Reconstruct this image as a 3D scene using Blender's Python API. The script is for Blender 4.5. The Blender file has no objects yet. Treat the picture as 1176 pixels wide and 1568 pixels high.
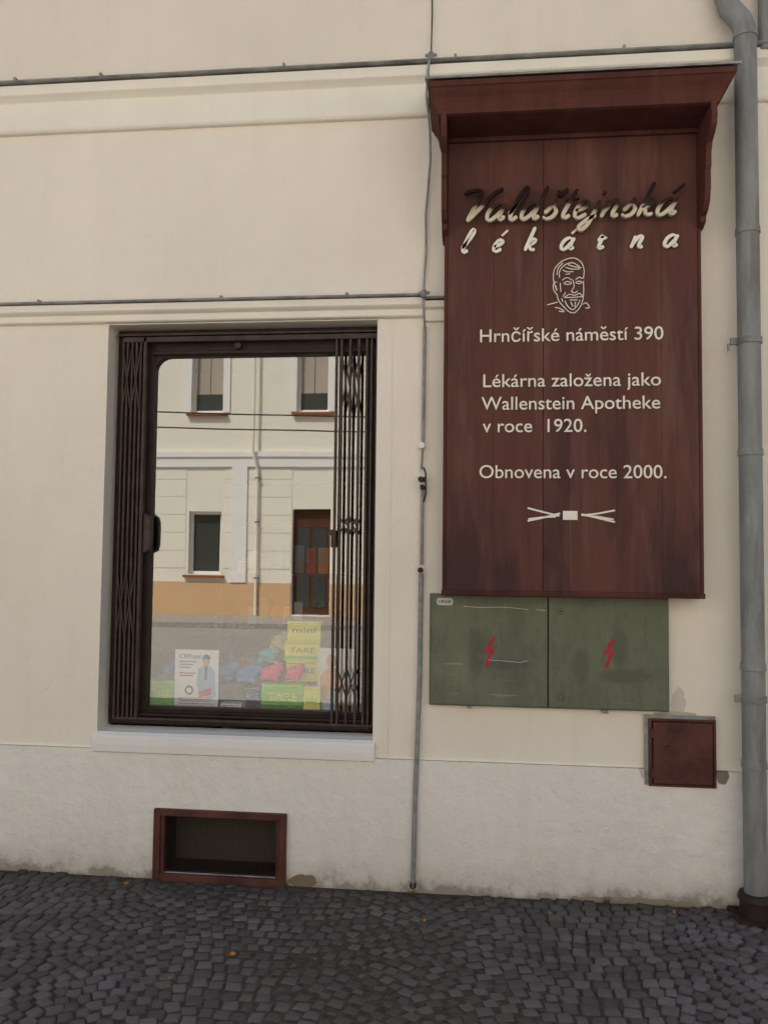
import bpy, math, random
from mathutils import Vector, Matrix
random.seed(7)
S = bpy.context.scene
COL = S.collection

# ------------------------------------------------------------------ helpers
def link(o, parent=None):
    COL.objects.link(o)
    if parent: o.parent = parent
    return o
def empty(name):
    e = bpy.data.objects.new(name, None); e.empty_display_size = .2
    return link(e)
def mesh(name, v, f, mat, parent=None, bevel=0, smooth=False, seg=2):
    m = bpy.data.meshes.new(name); m.from_pydata([tuple(p) for p in v], [], f); m.validate()
    m.materials.append(mat)
    if smooth: m.polygons.foreach_set('use_smooth', [True]*len(m.polygons))
    o = bpy.data.objects.new(name, m)
    if bevel:
        b = o.modifiers.new('bevel', 'BEVEL'); b.width = bevel; b.segments = seg; b.limit_method = 'ANGLE'
    return link(o, parent)
BF = [(0,3,2,1),(4,5,6,7),(0,1,5,4),(1,2,6,5),(2,3,7,6),(3,0,4,7)]
def boxes(name, L, mat, parent=None, bevel=0):
    v=[];f=[]
    for (x0,x1,y0,y1,z0,z1) in L:
        n=len(v)
        v += [(x0,y0,z0),(x1,y0,z0),(x1,y1,z0),(x0,y1,z0),(x0,y0,z1),(x1,y0,z1),(x1,y1,z1),(x0,y1,z1)]
        f += [tuple(i+n for i in q) for q in BF]
    return mesh(name, v, f, mat, parent, bevel)
def prism(name, pts, y0, y1, mat, parent=None, bevel=0):
    n=len(pts); v=[(x,y0,z) for x,z in pts]+[(x,y1,z) for x,z in pts]
    f=[tuple(range(n)), tuple(range(2*n-1,n-1,-1))]+[(i,i+n,(i+1)%n+n,(i+1)%n) for i in range(n)]
    return mesh(name, v, f, mat, parent, bevel)
def prism_x(name, pts, x0, x1, mat, parent=None, bevel=0):
    n=len(pts); v=[(x0,y,z) for y,z in pts]+[(x1,y,z) for y,z in pts]
    f=[tuple(range(n)), tuple(range(2*n-1,n-1,-1))]+[(i,i+n,(i+1)%n+n,(i+1)%n) for i in range(n)]
    return mesh(name, v, f, mat, parent, bevel)
def tube(name, pts, r, mat, parent=None, res=6, smooth=False):
    c = bpy.data.curves.new(name,'CURVE'); c.dimensions='3D'; c.bevel_depth=r; c.bevel_resolution=res; c.use_fill_caps=True
    s = c.splines.new('POLY'); s.points.add(len(pts)-1)
    for p,q in zip(s.points, pts): p.co=(q[0],q[1],q[2],1)
    if smooth: s.use_smooth=True
    c.materials.append(mat)
    return link(bpy.data.objects.new(name,c), parent)
def cyl(name, cx, cy, z0, z1, r0, r1, mat, parent=None, n=24, axis='Z', bevel=0):
    v=[];f=[]
    for k,(z,r) in enumerate(((z0,r0),(z1,r1))):
        for i in range(n):
            a=2*math.pi*i/n
            if axis=='Z': v.append((cx+r*math.cos(a), cy+r*math.sin(a), z))
            else: v.append((cx+r*math.cos(a), z, cy+r*math.sin(a)))
    f=[tuple(range(n)), tuple(range(2*n-1,n-1,-1))]+[(i,i+n,(i+1)%n+n,(i+1)%n) for i in range(n)]
    return mesh(name, v, f, mat, parent, bevel)
def catmull(P, k=6):
    P=[Vector(p) for p in P]
    if len(P)<3: return P
    Q=[P[0]*2-P[1]]+P+[P[-1]*2-P[-2]]; out=[]
    for i in range(1,len(Q)-2):
        a,b,c,d=Q[i-1:i+3]
        for j in range(k):
            t=j/k
            out.append(.5*((2*b)+(c-a)*t+(2*a-5*b+4*c-d)*t*t+(3*b-a-3*c+d)*t**3))
    out.append(P[-1]); return out
def wall(name, xs, zs, holes, y, depth, mat, parent):
    """wall sheet at y with rectangular openings and reveals 'depth' deep (signed)"""
    xs=sorted(set(xs+[h[0] for h in holes]+[h[1] for h in holes])); zs=sorted(set(zs+[h[2] for h in holes]+[h[3] for h in holes]))
    v=[];f=[]
    s = 1 if depth>0 else -1
    for z in zs:
        for x in xs: v.append((x,y,z))
    nx=len(xs)
    for j in range(len(zs)-1):
        for i in range(nx-1):
            cx=(xs[i]+xs[i+1])/2; cz=(zs[j]+zs[j+1])/2
            if any(h[0]<cx<h[1] and h[2]<cz<h[3] for h in holes): continue
            q=(j*nx+i, j*nx+i+1,(j+1)*nx+i+1,(j+1)*nx+i)
            f.append(q if s>0 else q[::-1])
    for (a,b,c,d) in holes:
        n=len(v)
        v+=[(a,y,c),(b,y,c),(b,y,d),(a,y,d),(a,y+depth,c),(b,y+depth,c),(b,y+depth,d),(a,y+depth,d)]
        for i in range(4):
            q=(n+i,n+(i+1)%4,n+4+(i+1)%4,n+4+i); f.append(q[::-1] if s>0 else q)
    return mesh(name,v,f,mat,parent)

# ------------------------------------------------------------------ materials
class NT:
    def __init__(s,name):
        s.m=bpy.data.materials.new(name); s.m.use_nodes=True; s.t=s.m.node_tree; s.n=s.t.nodes; s.l=s.t.links
        s.b=s.n['Principled BSDF']; s.tc=s.n.new('ShaderNodeTexCoord')
    def map(s,scale=(1,1,1),loc=(0,0,0)):
        m=s.n.new('ShaderNodeMapping'); m.inputs['Scale'].default_value=scale; m.inputs['Location'].default_value=loc
        s.l.new(s.tc.outputs['Object'],m.inputs['Vector']); return m.outputs[0]
    def noise(s,scale,detail=4,rough=.6,vec=None,dist=0):
        n=s.n.new('ShaderNodeTexNoise'); n.inputs['Scale'].default_value=scale; n.inputs['Detail'].default_value=detail
        n.inputs['Roughness'].default_value=rough; n.inputs['Distortion'].default_value=dist
        s.l.new(vec or s.tc.outputs['Object'],n.inputs['Vector']); return n.outputs['Fac']
    def ramp(s,fac,stops):
        r=s.n.new('ShaderNodeValToRGB'); e=r.color_ramp.elements
        while len(e)<len(stops): e.new(.5)
        for x,(p,c) in zip(e,stops):
            x.position=p; x.color=(c,c,c,1) if not hasattr(c,'__len__') else (*c[:3],1)
        s.l.new(fac,r.inputs[0]); return r.outputs[0]
    def mix(s,fac,a,b,mode='MIX'):
        m=s.n.new('ShaderNodeMix'); m.data_type='RGBA'; m.blend_type=mode
        for sock,val in ((m.inputs[0],fac),(m.inputs[6],a),(m.inputs[7],b)):
            if isinstance(val,(int,float)): sock.default_value = val
            elif isinstance(val,tuple): sock.default_value=(*val[:3],1)
            else: s.l.new(val,sock)
        return m.outputs[2]
    def math(s,op,a,b=0,clamp=False):
        m=s.n.new('ShaderNodeMath'); m.operation=op; m.use_clamp=clamp
        for i,val in enumerate((a,b)):
            if isinstance(val,(int,float)): m.inputs[i].default_value=val
            else: s.l.new(val,m.inputs[i])
        return m.outputs[0]
    def sep(s):
        x=s.n.new('ShaderNodeSeparateXYZ'); s.l.new(s.tc.outputs['Object'],x.inputs[0]); return x.outputs
    def color(s,c):
        if isinstance(c,tuple): s.b.inputs['Base Color'].default_value=(*c[:3],1)
        else: s.l.new(c,s.b.inputs['Base Color'])
    def bump(s,h,strength,dist=.01,prev=None):
        b=s.n.new('ShaderNodeBump'); b.inputs['Strength'].default_value=strength; b.inputs['Distance'].default_value=dist
        s.l.new(h,b.inputs['Height'])
        if prev: s.l.new(prev,b.inputs['Normal'])
        s.l.new(b.outputs[0],s.b.inputs['Normal']); return b.outputs[0]
    def set(s,rough=.6,metal=0,spec=.3):
        s.b.inputs['Roughness'].default_value=rough; s.b.inputs['Metallic'].default_value=metal
        s.b.inputs['Specular IOR Level'].default_value=spec; return s.m
    def near(s,x0,z0,rx,rz,namt=.5,nscale=20,soft=.2):
        """mask: 1 inside a noisy blob on the wall around x0,z0"""
        X=s.sep()
        dx=s.math('DIVIDE',s.math('SUBTRACT',X[0],x0),rx); dz=s.math('DIVIDE',s.math('SUBTRACT',X[2],z0),rz)
        d=s.math('ADD',s.math('MULTIPLY',dx,dx),s.math('MULTIPLY',dz,dz))
        d=s.math('ADD',d,s.math('MULTIPLY',s.math('SUBTRACT',s.noise(nscale),.5),namt*4))
        return s.ramp(d,[(1.0-soft,1.0),(1.0,0.0)])

def plaster(name, col, grain=.25, lump=.25, dirt_top=None, blobs=()):
    t=NT(name)
    c=t.mix(t.ramp(t.noise(.9,5),[(.3,0.0),(.7,1.0)]), tuple(k*.92 for k in col), tuple(min(1,k*1.03) for k in col))
    c=t.mix(t.math('MULTIPLY',t.ramp(t.noise(2.1,6,.7,t.map((1,1,1),(5,0,9))),[(.5,0.0),(.75,1.0)]),.22), c, tuple(k*q for k,q in zip(col,(.84,.80,.72))))
    st=t.ramp(t.noise(3,5,.65,t.map((2.2,1,.22))),[(.5,0.0),(.8,1.0)])
    c=t.mix(t.math('MULTIPLY',st,.18), c, tuple(k*q for k,q in zip(col,(.74,.70,.64))))
    sp=t.ramp(t.noise(38,3),[(.66,0.0),(.74,1.0)])
    c=t.mix(t.math('MULTIPLY',sp,.12), c, (.30,.27,.23))
    vo=t.n.new('ShaderNodeTexVoronoi'); vo.feature='DISTANCE_TO_EDGE'; vo.inputs['Scale'].default_value=.6
    mp=t.n.new('ShaderNodeVectorMath'); mp.operation='ADD'
    nz=t.n.new('ShaderNodeTexNoise'); nz.inputs['Scale'].default_value=1.5; nz.inputs['Detail'].default_value=6
    t.l.new(t.tc.outputs['Object'],nz.inputs['Vector']); t.l.new(t.tc.outputs['Object'],mp.inputs[0]); t.l.new(nz.outputs['Color'],mp.inputs[1])
    t.l.new(mp.outputs[0],vo.inputs['Vector'])
    cr=t.ramp(vo.outputs['Distance'],[(.0,1.0),(.002,0.0)])
    cr=t.math('MULTIPLY',cr,t.ramp(t.noise(1.3,2),[(.58,0.0),(.68,1.0)]))
    c=t.mix(t.math('MULTIPLY',cr,.25), c, (.35,.31,.27))
    if dirt_top:
        z=t.sep()[2]
        g=t.math('ADD',z,t.math('MULTIPLY',t.math('SUBTRACT',t.noise(7,6,.7),.5),dirt_top*1.6))
        g=t.ramp(t.math('DIVIDE',g,dirt_top),[(.15,1.0),(.42,.28),(1.0,0.0)])
        c=t.mix(t.math('MULTIPLY',g,.8), c, (.19,.16,.13))
        g2=t.ramp(t.math('ADD',z,t.math('MULTIPLY',t.math('SUBTRACT',t.noise(4,6,.7,t.map((2,1,.5))),.5),.5)),[(.02,1.0),(.40,0.0)])
        c=t.mix(t.math('MULTIPLY',g2,.22), c, (.42,.36,.29))
    for (x,z,rx,rz,cc) in blobs:
        c=t.mix(t.near(x,z,rx,rz), c, cc)
    t.color(c)
    p=t.bump(t.noise(14,4,.5),lump,.012)
    p=t.bump(t.noise(90,4,.6),grain,.004,p)
    return t.set(.92,0,.15)

M={}
M['wall']=plaster('plaster_cream',(.875,.81,.72),.5,.30,blobs=((.95,.93,.035,.08,(.66,.60,.52)),(.93,.885,.10,.012,(.52,.47,.41))))
M['wall_up']=plaster('plaster_cream_upper',(.80,.735,.645),.4,.2)
M['trim']=plaster('plaster_trim',(.88,.84,.755),.15,.1)
M['plinth']=plaster('plaster_plinth',(.87,.835,.79),.8,1.0,.17,
    blobs=((-.80,.045,.075,.035,(.23,.17,.12)),(1.14,.62,.03,.045,(.26,.22,.18)),(.79,.72,.03,.13,(.56,.53,.48)),(.75,.03,.3,.018,(.3,.25,.2))))
M['sill']=plaster('sill_white',(.88,.86,.855),.15,.15)

def wood(name, a, b, dark, rough=.9, fadec=(.21,.12,.105)):
    t=NT(name)
    c=t.mix(t.ramp(t.noise(2.2,6,.6,t.map((6,6,.7))),[(.35,0.0),(.65,1.0)]), a, b)
    z=t.ramp(t.math('DIVIDE',t.math('SUBTRACT',t.sep()[2],1.2),2.0),[(.1,1.0),(.75,.3)])
    sm=t.ramp(t.noise(1.9,5,.6,t.map((3.4,1,.6),(3,0,1))),[(.47,0.0),(.62,1.0)])
    c=t.mix(t.math('MULTIPLY',t.math('MULTIPLY',sm,z),.9), c, dark)
    fade=t.ramp(t.noise(2.5,5,.65,t.map((3.0,1,.45),(9,0,4))),[(.52,0.0),(.70,1.0)])
    c=t.mix(t.math('MULTIPLY',fade,.5), c, fadec)
    g=t.noise(6,6,.7,t.map((30,30,1.0)))
    c=t.mix(t.math('MULTIPLY',t.ramp(g,[(.52,0.0),(.75,1.0)]),.35), c, dark)
    w=t.ramp(t.noise(10,6,.75,t.map((6,6,.8),(2,2,2))),[(.64,0.0),(.72,1.0)])
    c=t.mix(t.math('MULTIPLY',w,.30), c, (.27,.18,.16))
    t.color(c); t.bump(g,.3,.002); return t.set(rough,0,.05)
M['wood']=wood('sign_wood',(.142,.064,.055),(.115,.050,.044),(.060,.037,.037))
M['wood_trim']=wood('canopy_wood',(.120,.046,.038),(.092,.036,.031),(.055,.028,.025),.75,(.15,.065,.055))
def simple(name,col,rough=.6,metal=0,var=.2,scale=12,bump=.1,spec=.3):
    t=NT(name)
    n=t.noise(scale,5,.65)
    t.color(t.mix(t.ramp(n,[(.35,0.0),(.65,1.0)]),tuple(k*(1-var) for k in col),tuple(min(1,k*(1+var)) for k in col)))
    t.bump(t.noise(scale*5,3),bump,.003); return t.set(rough,metal,spec)
M['cream']=simple('letter_cream',(.86,.82,.73),.6,0,.05)
M['flash']=simple('zinc_flashing',(.26,.26,.25),.6,.1,.35,8)
t=NT('galvanised_pipe')
c=t.mix(t.ramp(t.noise(5,6,.7,t.map((3,3,.8))),[(.35,0.0),(.65,1.0)]),(.195,.205,.205),(.30,.305,.30))
c=t.mix(t.math('MULTIPLY',t.ramp(t.noise(4,5,.6,t.map((4,4,.5),(5,2,1))),[(.55,0.0),(.68,1.0)]),.6),c,(.16,.14,.12))
c=t.mix(t.math('MULTIPLY',t.ramp(t.noise(7,6,.75,t.map((3,3,.6),(1,8,3))),[(.62,0.0),(.70,1.0)]),.4),c,(.45,.45,.43))
t.color(c); M['pipe']=t.set(.6,.1,.35)
M['conduit']=simple('conduit_grey',(.27,.275,.27),.55,.1,.25,20)
M['black']=simple('black_plastic',(.02,.019,.018),.5,0,.2)
M['iron']=simple('window_brown_paint',(.030,.017,.015),.5,0,.35,10,.12,.25)
M['grille']=simple('grille_brown_paint',(.062,.040,.035),.5,.0,.35,14,.12,.25)
M['maroon']=simple('maroon_steel',(.100,.038,.031),.6,.0,.35,7,.2,.2)
M['void']=simple('cellar_dark',(.030,.018,.013),.9,0,.4)
M['mesh']=simple('vent_mesh',(.026,.015,.011),.8,.0,.4,30)
t=NT('cabinet_green')
c=t.mix(t.ramp(t.noise(3.5,6,.7),[(.35,0.0),(.65,1.0)]),(.132,.150,.104),(.178,.192,.138))
c=t.mix(t.math('MULTIPLY',t.ramp(t.noise(4,8,.8,t.map((1.8,1,.8),(4,3,2))),[(.48,0.0),(.62,1.0)]),.5),c,(.098,.108,.080))
for (x,z,rx,rz) in ((.16,1.10,.14,.03),(.50,1.10,.05,.10),(.70,1.06,.16,.04),(.68,1.20,.05,.11),(.02,1.16,.05,.12)):
    c=t.mix(t.math('MULTIPLY',t.near(x,z,rx,rz,.5,9,.8),.5),c,(.080,.088,.066))
dr=t.ramp(t.noise(4,6,.7,t.map((9,1,.7),(4,0,6))),[(.55,0.0),(.72,1.0)])
c=t.mix(t.math('MULTIPLY',dr,.4),c,(.10,.095,.070))
s1=t.ramp(t.noise(3.0,2,.5,t.map((1.2,1,26),(1,7,2))),[(.68,0.0),(.71,1.0)])
s2=t.ramp(t.noise(2.2,4,.6,t.map((1,1,1),(8,1,3))),[(.50,0.0),(.56,1.0)])
c=t.mix(t.math('MULTIPLY',t.math('MULTIPLY',s1,s2),.6),c,(.34,.35,.29))
c=t.mix(t.math('MULTIPLY',t.ramp(t.noise(2.5,6,.7,t.map((3,1,1),(1,7,2))),[(.57,0.0),(.68,1.0)]),.35),c,(.26,.27,.21))
c=t.mix(t.ramp(t.noise(22,6,.8),[(.68,0.0),(.71,1.0)]),c,(.12,.07,.04))
t.color(c); t.bump(t.noise(4,3),.35,.014); M['cab']=t.set(.65,0,.2)
M['red']=simple('red_paint',(.42,.025,.04),.6,0,.25,60)
M['label']=simple('label_white',(.6,.6,.55),.5,0,.1)
M['ink']=simple('ink_black',(.02,.02,.02),.6)

t=NT('letter_painted_shade')
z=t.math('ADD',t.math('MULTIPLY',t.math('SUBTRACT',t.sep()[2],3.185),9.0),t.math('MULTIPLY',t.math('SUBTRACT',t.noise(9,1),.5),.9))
t.color(t.ramp(z,[(.12,(.66,.60,.46)),(.32,(.40,.34,.24)),(.44,(.055,.034,.028)),(.9,(.024,.014,.012))]))  # canopy shade and street reflection painted into letter colour, dark top to cream foot
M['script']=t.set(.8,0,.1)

def stone_mat(name, attr):
    t=NT(name)
    if attr:
        a=t.n.new('ShaderNodeAttribute'); a.attribute_name='tone'; f=a.outputs['Fac']
        c=t.mix(f,(.080,.073,.072),(.150,.141,.141))
    else:
        vo=t.n.new('ShaderNodeTexVoronoi'); vo.inputs['Scale'].default_value=12; vo.inputs['Randomness'].default_value=.6
        t.l.new(t.tc.outputs['Object'],vo.inputs['Vector'])
        ve=t.n.new('ShaderNodeTexVoronoi'); ve.feature='DISTANCE_TO_EDGE'; ve.inputs['Scale'].default_value=12; ve.inputs['Randomness'].default_value=.6
        t.l.new(t.tc.outputs['Object'],ve.inputs['Vector'])
        r=t.n.new('ShaderNodeSeparateColor'); t.l.new(vo.outputs['Color'],r.inputs[0])
        c=t.mix(r.outputs[0],(.37,.35,.32),(.45,.43,.40))
        c=t.mix(t.ramp(ve.outputs['Distance'],[(.0,1.0),(.1,0.0)]),c,(.28,.26,.23))
    if attr:
        big=t.ramp(t.noise(.8,5,.6,t.map((1,1,1),(2,5,0))),[(.35,0.0),(.7,1.0)])
        c=t.mix(t.math('MULTIPLY',big,.4),c,(.080,.066,.058))
        c=t.mix(t.math('MULTIPLY',t.ramp(t.noise(160,3),[(.55,0.0),(.7,1.0)]),.3),c,(.2,.19,.18))
        wl=t.ramp(t.math('ADD',t.sep()[1],t.math('MULTIPLY',t.math('SUBTRACT',t.noise(6,5),.5),.12)),[(.0,0.0),(.001,1.0)])
        # trodden dirt gathered close to the wall
        yy=t.math('ADD',t.math('MULTIPLY',t.sep()[1],-1.0),t.math('MULTIPLY',t.math('SUBTRACT',t.noise(7,6,.7),.5),.25))
        c=t.mix(t.math('MULTIPLY',t.ramp(yy,[(.03,1.0),(.22,0.0)]),.6),c,(.060,.048,.040))
    t.color(c); t.bump(t.noise(70,5,.7),.5,.005)
    return t.set(.8,0,.2)
M['sett']=stone_mat('granite_setts',True)
M['street']=stone_mat('street_cobbles',False)
M['joint']=simple('joint_sand',(.070,.060,.050),.95,0,.35,40,.4,.1)

# ------------------------------------------------------------------ ground
mesh('ground',[(-150,-150,-.03),(150,-150,-.03),(150,150,-.03),(-150,150,-.03)],[(0,1,2,3)],M['street'])
mesh('pavement_bedding',[(-7,-4.6,.017),(6,-4.6,.017),(6,.0,.017),(-7,.0,.017)],[(0,1,2,3)],M['joint'])
v=[];f=[];tone=[]
pitch=.061; P=1.25; rise=.20
def arc(x):
    u=(x/P+.15)%1.0
    return rise*(1-(2*u-1)**2), -rise*4*(2*u-1)/P
for j in range(-4,80):
    x=-6.9+random.random()*.05
    while x<5.9:
        w=random.uniform(.048,.070)
        xc=x+w/2; o,sl=arc(xc); an=math.atan(sl); ca=math.cos(an)
        wx=w*ca
        xc=x+wx/2; o,sl=arc(xc)
        yc=-(j*pitch)-o+.16+random.uniform(-.004,.004)
        x+=wx+.005
        if yc>-.03 or yc<-4.55: continue
        hw=w/2-.0025; hd=(pitch*ca)/2-.003
        zt=.025+random.uniform(-.0025,.0025)+.006*math.sin(xc*1.7+yc)
        n=len(v); tl=[random.uniform(-.06,.06),random.uniform(-.06,.06)]; a2=an+random.uniform(-.10,.10)
        cs,sn=math.cos(a2),math.sin(a2)
        jit=[(random.uniform(-.005,.005),random.uniform(-.005,.005)) for _ in range(4)]
        for (k,zz) in ((1.03,-.03),(1.0,-.007),(.84,-.0015),(.5,.0)):
            for (sx,sy),(jx,jy) in zip(((-1,-1),(1,-1),(1,1),(-1,1)),jit):
                lx=(sx*hw+jx)*k; ly=(sy*hd+jy)*k
                yy=yc+lx*sn+ly*cs
                v.append((xc+lx*cs-ly*sn, min(yy,-.014), zt+zz+tl[0]*lx+tl[1]*ly))
        for r in range(3):
            for i in range(4):
                f.append((n+r*4+i,n+r*4+(i+1)%4,n+r*4+4+(i+1)%4,n+r*4+4+i))
        f.append((n+12,n+13,n+14,n+15))
        tone+= [random.random()**1.4]*13
o=mesh('cobblestone_pavement',v,f,M['sett'],smooth=True)
at=o.data.attributes.new('tone','FLOAT','FACE')
if len(tone)==len(o.data.polygons): at.data.foreach_set('value',tone)

# ------------------------------------------------------------------ pharmacy building
B=empty('pharmacy_building')
WX0,WX1,WZ0,WZ1=-1.85,-.47,.715,2.763
HE=5.7
wall('wall_ground_floor',[-9,7],[.635,3.79],[(WX0,WX1,WZ0,WZ1)],0,.16,M['wall'],B)
wall('wall_upper_floor',[-9,7],[3.79,HE],[],.003,.14,M['wall_up'],B)
wall('plinth',[-9,7],[-.03,.635],[(-1.50,-.91,.05,.33)],-.012,.30,M['plinth'],B)
boxes('plinth_top',[(-9,7,-.012,0,.633,.635)],M['plinth'],B)
boxes('building_shell',[(-9,-8.8,.02,9,0,HE),(6.8,7,.02,9,0,HE),(-9,7,8.8,9,0,HE)],M['wall_up'],B)
mesh('roof',[(-9.2,-.12,HE),(7.2,-.12,HE),(7.2,4.5,HE+1.0),(-9.2,4.5,HE+1.0),(7.2,9.2,HE),(-9.2,9.2,HE)],[(0,1,2,3),(3,2,4,5),(0,3,5),(1,4,2)],M['maroon'],B)
boxes('vent_recess',[(-1.5,-.91,.27,.29,.05,.33),(-1.4995,-1.49,.0,.27,.051,.329),(-.92,-.9105,.0,.27,.051,.329),(-1.49,-.92,.0,.27,.0505,.058),(-1.49,-.92,.0,.27,.322,.3295)],M['void'],B)
for nm,xa,xb in (('cornice_upper',-9,-.225),('cornice_upper',-.222,1.6),('cornice_upper',1.6,7)):
    prism_x(nm,[(0.0,3.775),(-.022,3.778),(-.030,3.79),(-.028,3.935),(-.045,3.95),(-.062,3.962),(-.064,4.012),(0,4.02)][::-1],xa,xb,M['trim'],B,.004)
prism_x('cornice_flashing',[(.0,4.052),(-.080,4.032),(-.086,4.022),(-.078,4.018),(.0,4.022)],-9,7,M['flash'],B)
prism_x('cornice_middle',[(0,2.768),(-.020,2.770),(-.028,2.776),(-.028,2.806),(-.046,2.814),(-.056,2.822),(-.056,2.856),(0,2.862)][::-1],-9,-.245,M['trim'],B,.003)
prism_x('cornice_middle_end',[(0,2.745),(-.020,2.748),(-.024,2.80),(-.046,2.81),(-.050,2.84),(0,2.846)][::-1],-.243,-.10,M['trim'],B,.003)
prism_x('cornice_middle_flashing',[(.0,2.883),(-.068,2.871),(-.072,2.861),(-.064,2.858),(.0,2.864)],-9,-.235,M['flash'],B)
prism_x('cornice_middle_flashing_end',[(.0,2.868),(-.060,2.858),(-.064,2.846),(.0,2.849)],-.233,-.10,M['flash'],B)
boxes('window_surround',[(WX1+.001,WX1+.075,-.003,-.0005,.64,2.765)],M['wall'],B,.001)
prism_x('window_sill',[(.13,.722),(-.006,.712),(-.030,.700),(-.030,.66),(-.026,.622),(-.010,.616),(.13,.62)],WX0-.012,WX1+.012,M['sill'],B,.004)
boxes('flashing_seam',[(x,x+.012,-.088,-.02,4.020,4.043) for x in (-2.36,-1.9,-.95,-.1,.7)]+[(x,x+.012,-.075,-.02,2.860,2.880) for x in(-2.2,-1.25,-.62)],M['flash'],B)

# room behind the window
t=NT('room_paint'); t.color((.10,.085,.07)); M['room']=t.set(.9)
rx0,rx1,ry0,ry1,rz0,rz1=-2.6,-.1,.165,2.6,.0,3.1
v=[(rx0,ry0,rz0),(rx1,ry0,rz0),(rx1,ry1,rz0),(rx0,ry1,rz0),(rx0,ry0,rz1),(rx1,ry0,rz1),(rx1,ry1,rz1),(rx0,ry1,rz1)]
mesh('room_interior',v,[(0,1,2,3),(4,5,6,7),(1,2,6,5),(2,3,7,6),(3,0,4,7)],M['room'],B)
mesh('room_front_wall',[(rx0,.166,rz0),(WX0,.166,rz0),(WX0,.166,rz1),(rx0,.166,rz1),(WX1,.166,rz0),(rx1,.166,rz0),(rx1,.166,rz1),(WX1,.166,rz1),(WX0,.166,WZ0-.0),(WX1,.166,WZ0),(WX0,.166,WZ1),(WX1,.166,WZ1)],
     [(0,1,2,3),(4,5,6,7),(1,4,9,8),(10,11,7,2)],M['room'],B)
boxes('window_frame',[(WX0+.002,-1.65,.12,.175,.73,2.75),(-.535,WX1-.002,.12,.175,.73,2.75),
      (-1.65,-.535,.122,.172,2.625,2.752),(-1.65,-.535,.122,.172,.73,.822),
      (-1.80,-.50,.098,.121,.742,.760),(-1.80,-.50,.090,.121,.778,.792),(-1.70,-.50,.108,.121,.806,.818),
      (-1.66,-.53,.105,.121,2.632,2.652),(-1.84,-.48,.100,.121,2.735,2.758)],M['iron'],B,.004)
pts=[(-1.65,2.625),(-1.65,2.55)]+[(-1.65+.075*(1-math.cos(a)),2.55+.075*math.sin(a)) for a in [math.radians(k) for k in (15,30,45,60,75,90)]]
prism('frame_corner',pts,.124,.168,M['iron'],B)
t=NT('shop_glass'); n=t.n; l=t.l
tr=n.new('ShaderNodeBsdfTransparent'); tr.inputs[0].default_value=(.98,.99,.98,1)
gl=n.new('ShaderNodeBsdfGlossy'); gl.inputs['Roughness'].default_value=.0; gl.inputs['Color'].default_value=(.98,.97,.94,1)
mx=n.new('ShaderNodeMixShader'); mx.inputs[0].default_value=.32
bp=n.new('ShaderNodeBump'); bp.inputs['Strength'].default_value=.02; bp.inputs['Distance'].default_value=.01
l.new(t.noise(1.6,1),bp.inputs['Height']); l.new(bp.outputs[0],gl.inputs['Normal'])
l.new(tr.outputs[0],mx.inputs[1]); l.new(gl.outputs[0],mx.inputs[2]); l.new(mx.outputs[0],n['Material Output'].inputs[0])
M['glass']=t.m
mesh('window_glass',[(-1.65,.15,.822),(-.535,.15,.822),(-.535,.15,2.625),(-1.65,.15,2.625)],[(0,1,2,3)],M['glass'],B)
t=NT('ledge_grey'); t.color((.22,.21,.20)); M['ledge']=t.set(.6)
boxes('display_ledge',[(-1.84,-.48,.18,.75,.74,.79)],M['ledge'],B,.004)

# ------------------------------------------------------------------ folding security grille
G=empty('folding_security_grille')
L=[]
for x in (-1.806,-1.783,-1.758,-1.735,-1.712): L.append((x,x+.011,.072,.098,.765,2.715))
L.append((-1.690,-1.674,.066,.10,.765,2.715))
boxes('folded_bars',L,M['grille'],G,.002)
XR=[-.690,-.664,-.620,-.576,-.536,-.512,-.486]
boxes('bars',[(x,x+.012,.072,.096,.765,2.715) for x in XR],M['grille'],G,.002)
boxes('rails',[(-1.80,-.475,.066,.104,2.690,2.716),(-1.83,-.475,.062,.105,2.722,2.733),(-1.80,-.475,.070,.100,.762,.774)],M['grille'],G,.002)
v=[];f=[]
def strap(xa,za,xb,zb,y,w=.007):
    d=Vector((xb-xa,zb-za)).normalized(); nn=Vector((-d.y,d.x))*w/2; n=len(v)
    for yy in (y,y+.003):
        v.extend([(xa+nn.x,yy,za+nn.y),(xa-nn.x,yy,za-nn.y),(xb-nn.x,yy,zb-nn.y),(xb+nn.x,yy,zb+nn.y)])
    f.extend([tuple(i+n for i in q) for q in BF])
for z0,h in ((.90,.14),(1.70,.10),(2.30,.34)):
    for (a,b) in ((-.660,-.614),(-.612,-.570)):
        strap(a,z0,b,z0+h,.080); strap(b,z0,a,z0+h,.085)
for a,b,z0 in ((-1.797,-1.753,2.35),(-1.750,-1.706,2.35),(-1.797,-1.753,1.2),(-1.750,-1.706,1.2)):
    strap(a,z0,b,z0+.30,.066); strap(b,z0,a,z0+.30,.062)
mesh('lattice_straps',v,f,M['grille'],G)
pts=[(-1.672,1.60),(-1.640,1.615),(-1.632,1.65),(-1.632,1.76),(-1.640,1.79),(-1.672,1.81)]
prism('lock_plate',pts,.075,.118,M['grille'],G,.005)
boxes('latch',[(-.712,-.688,.07,.09,1.70,1.73),(-.700,-.690,.07,.085,1.64,1.70)],M['grille'],G,.003)
cyl('padlock_knob',-1.2,2.672,.088,.11,.017,.02,M['grille'],G,20,'Y')

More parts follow.
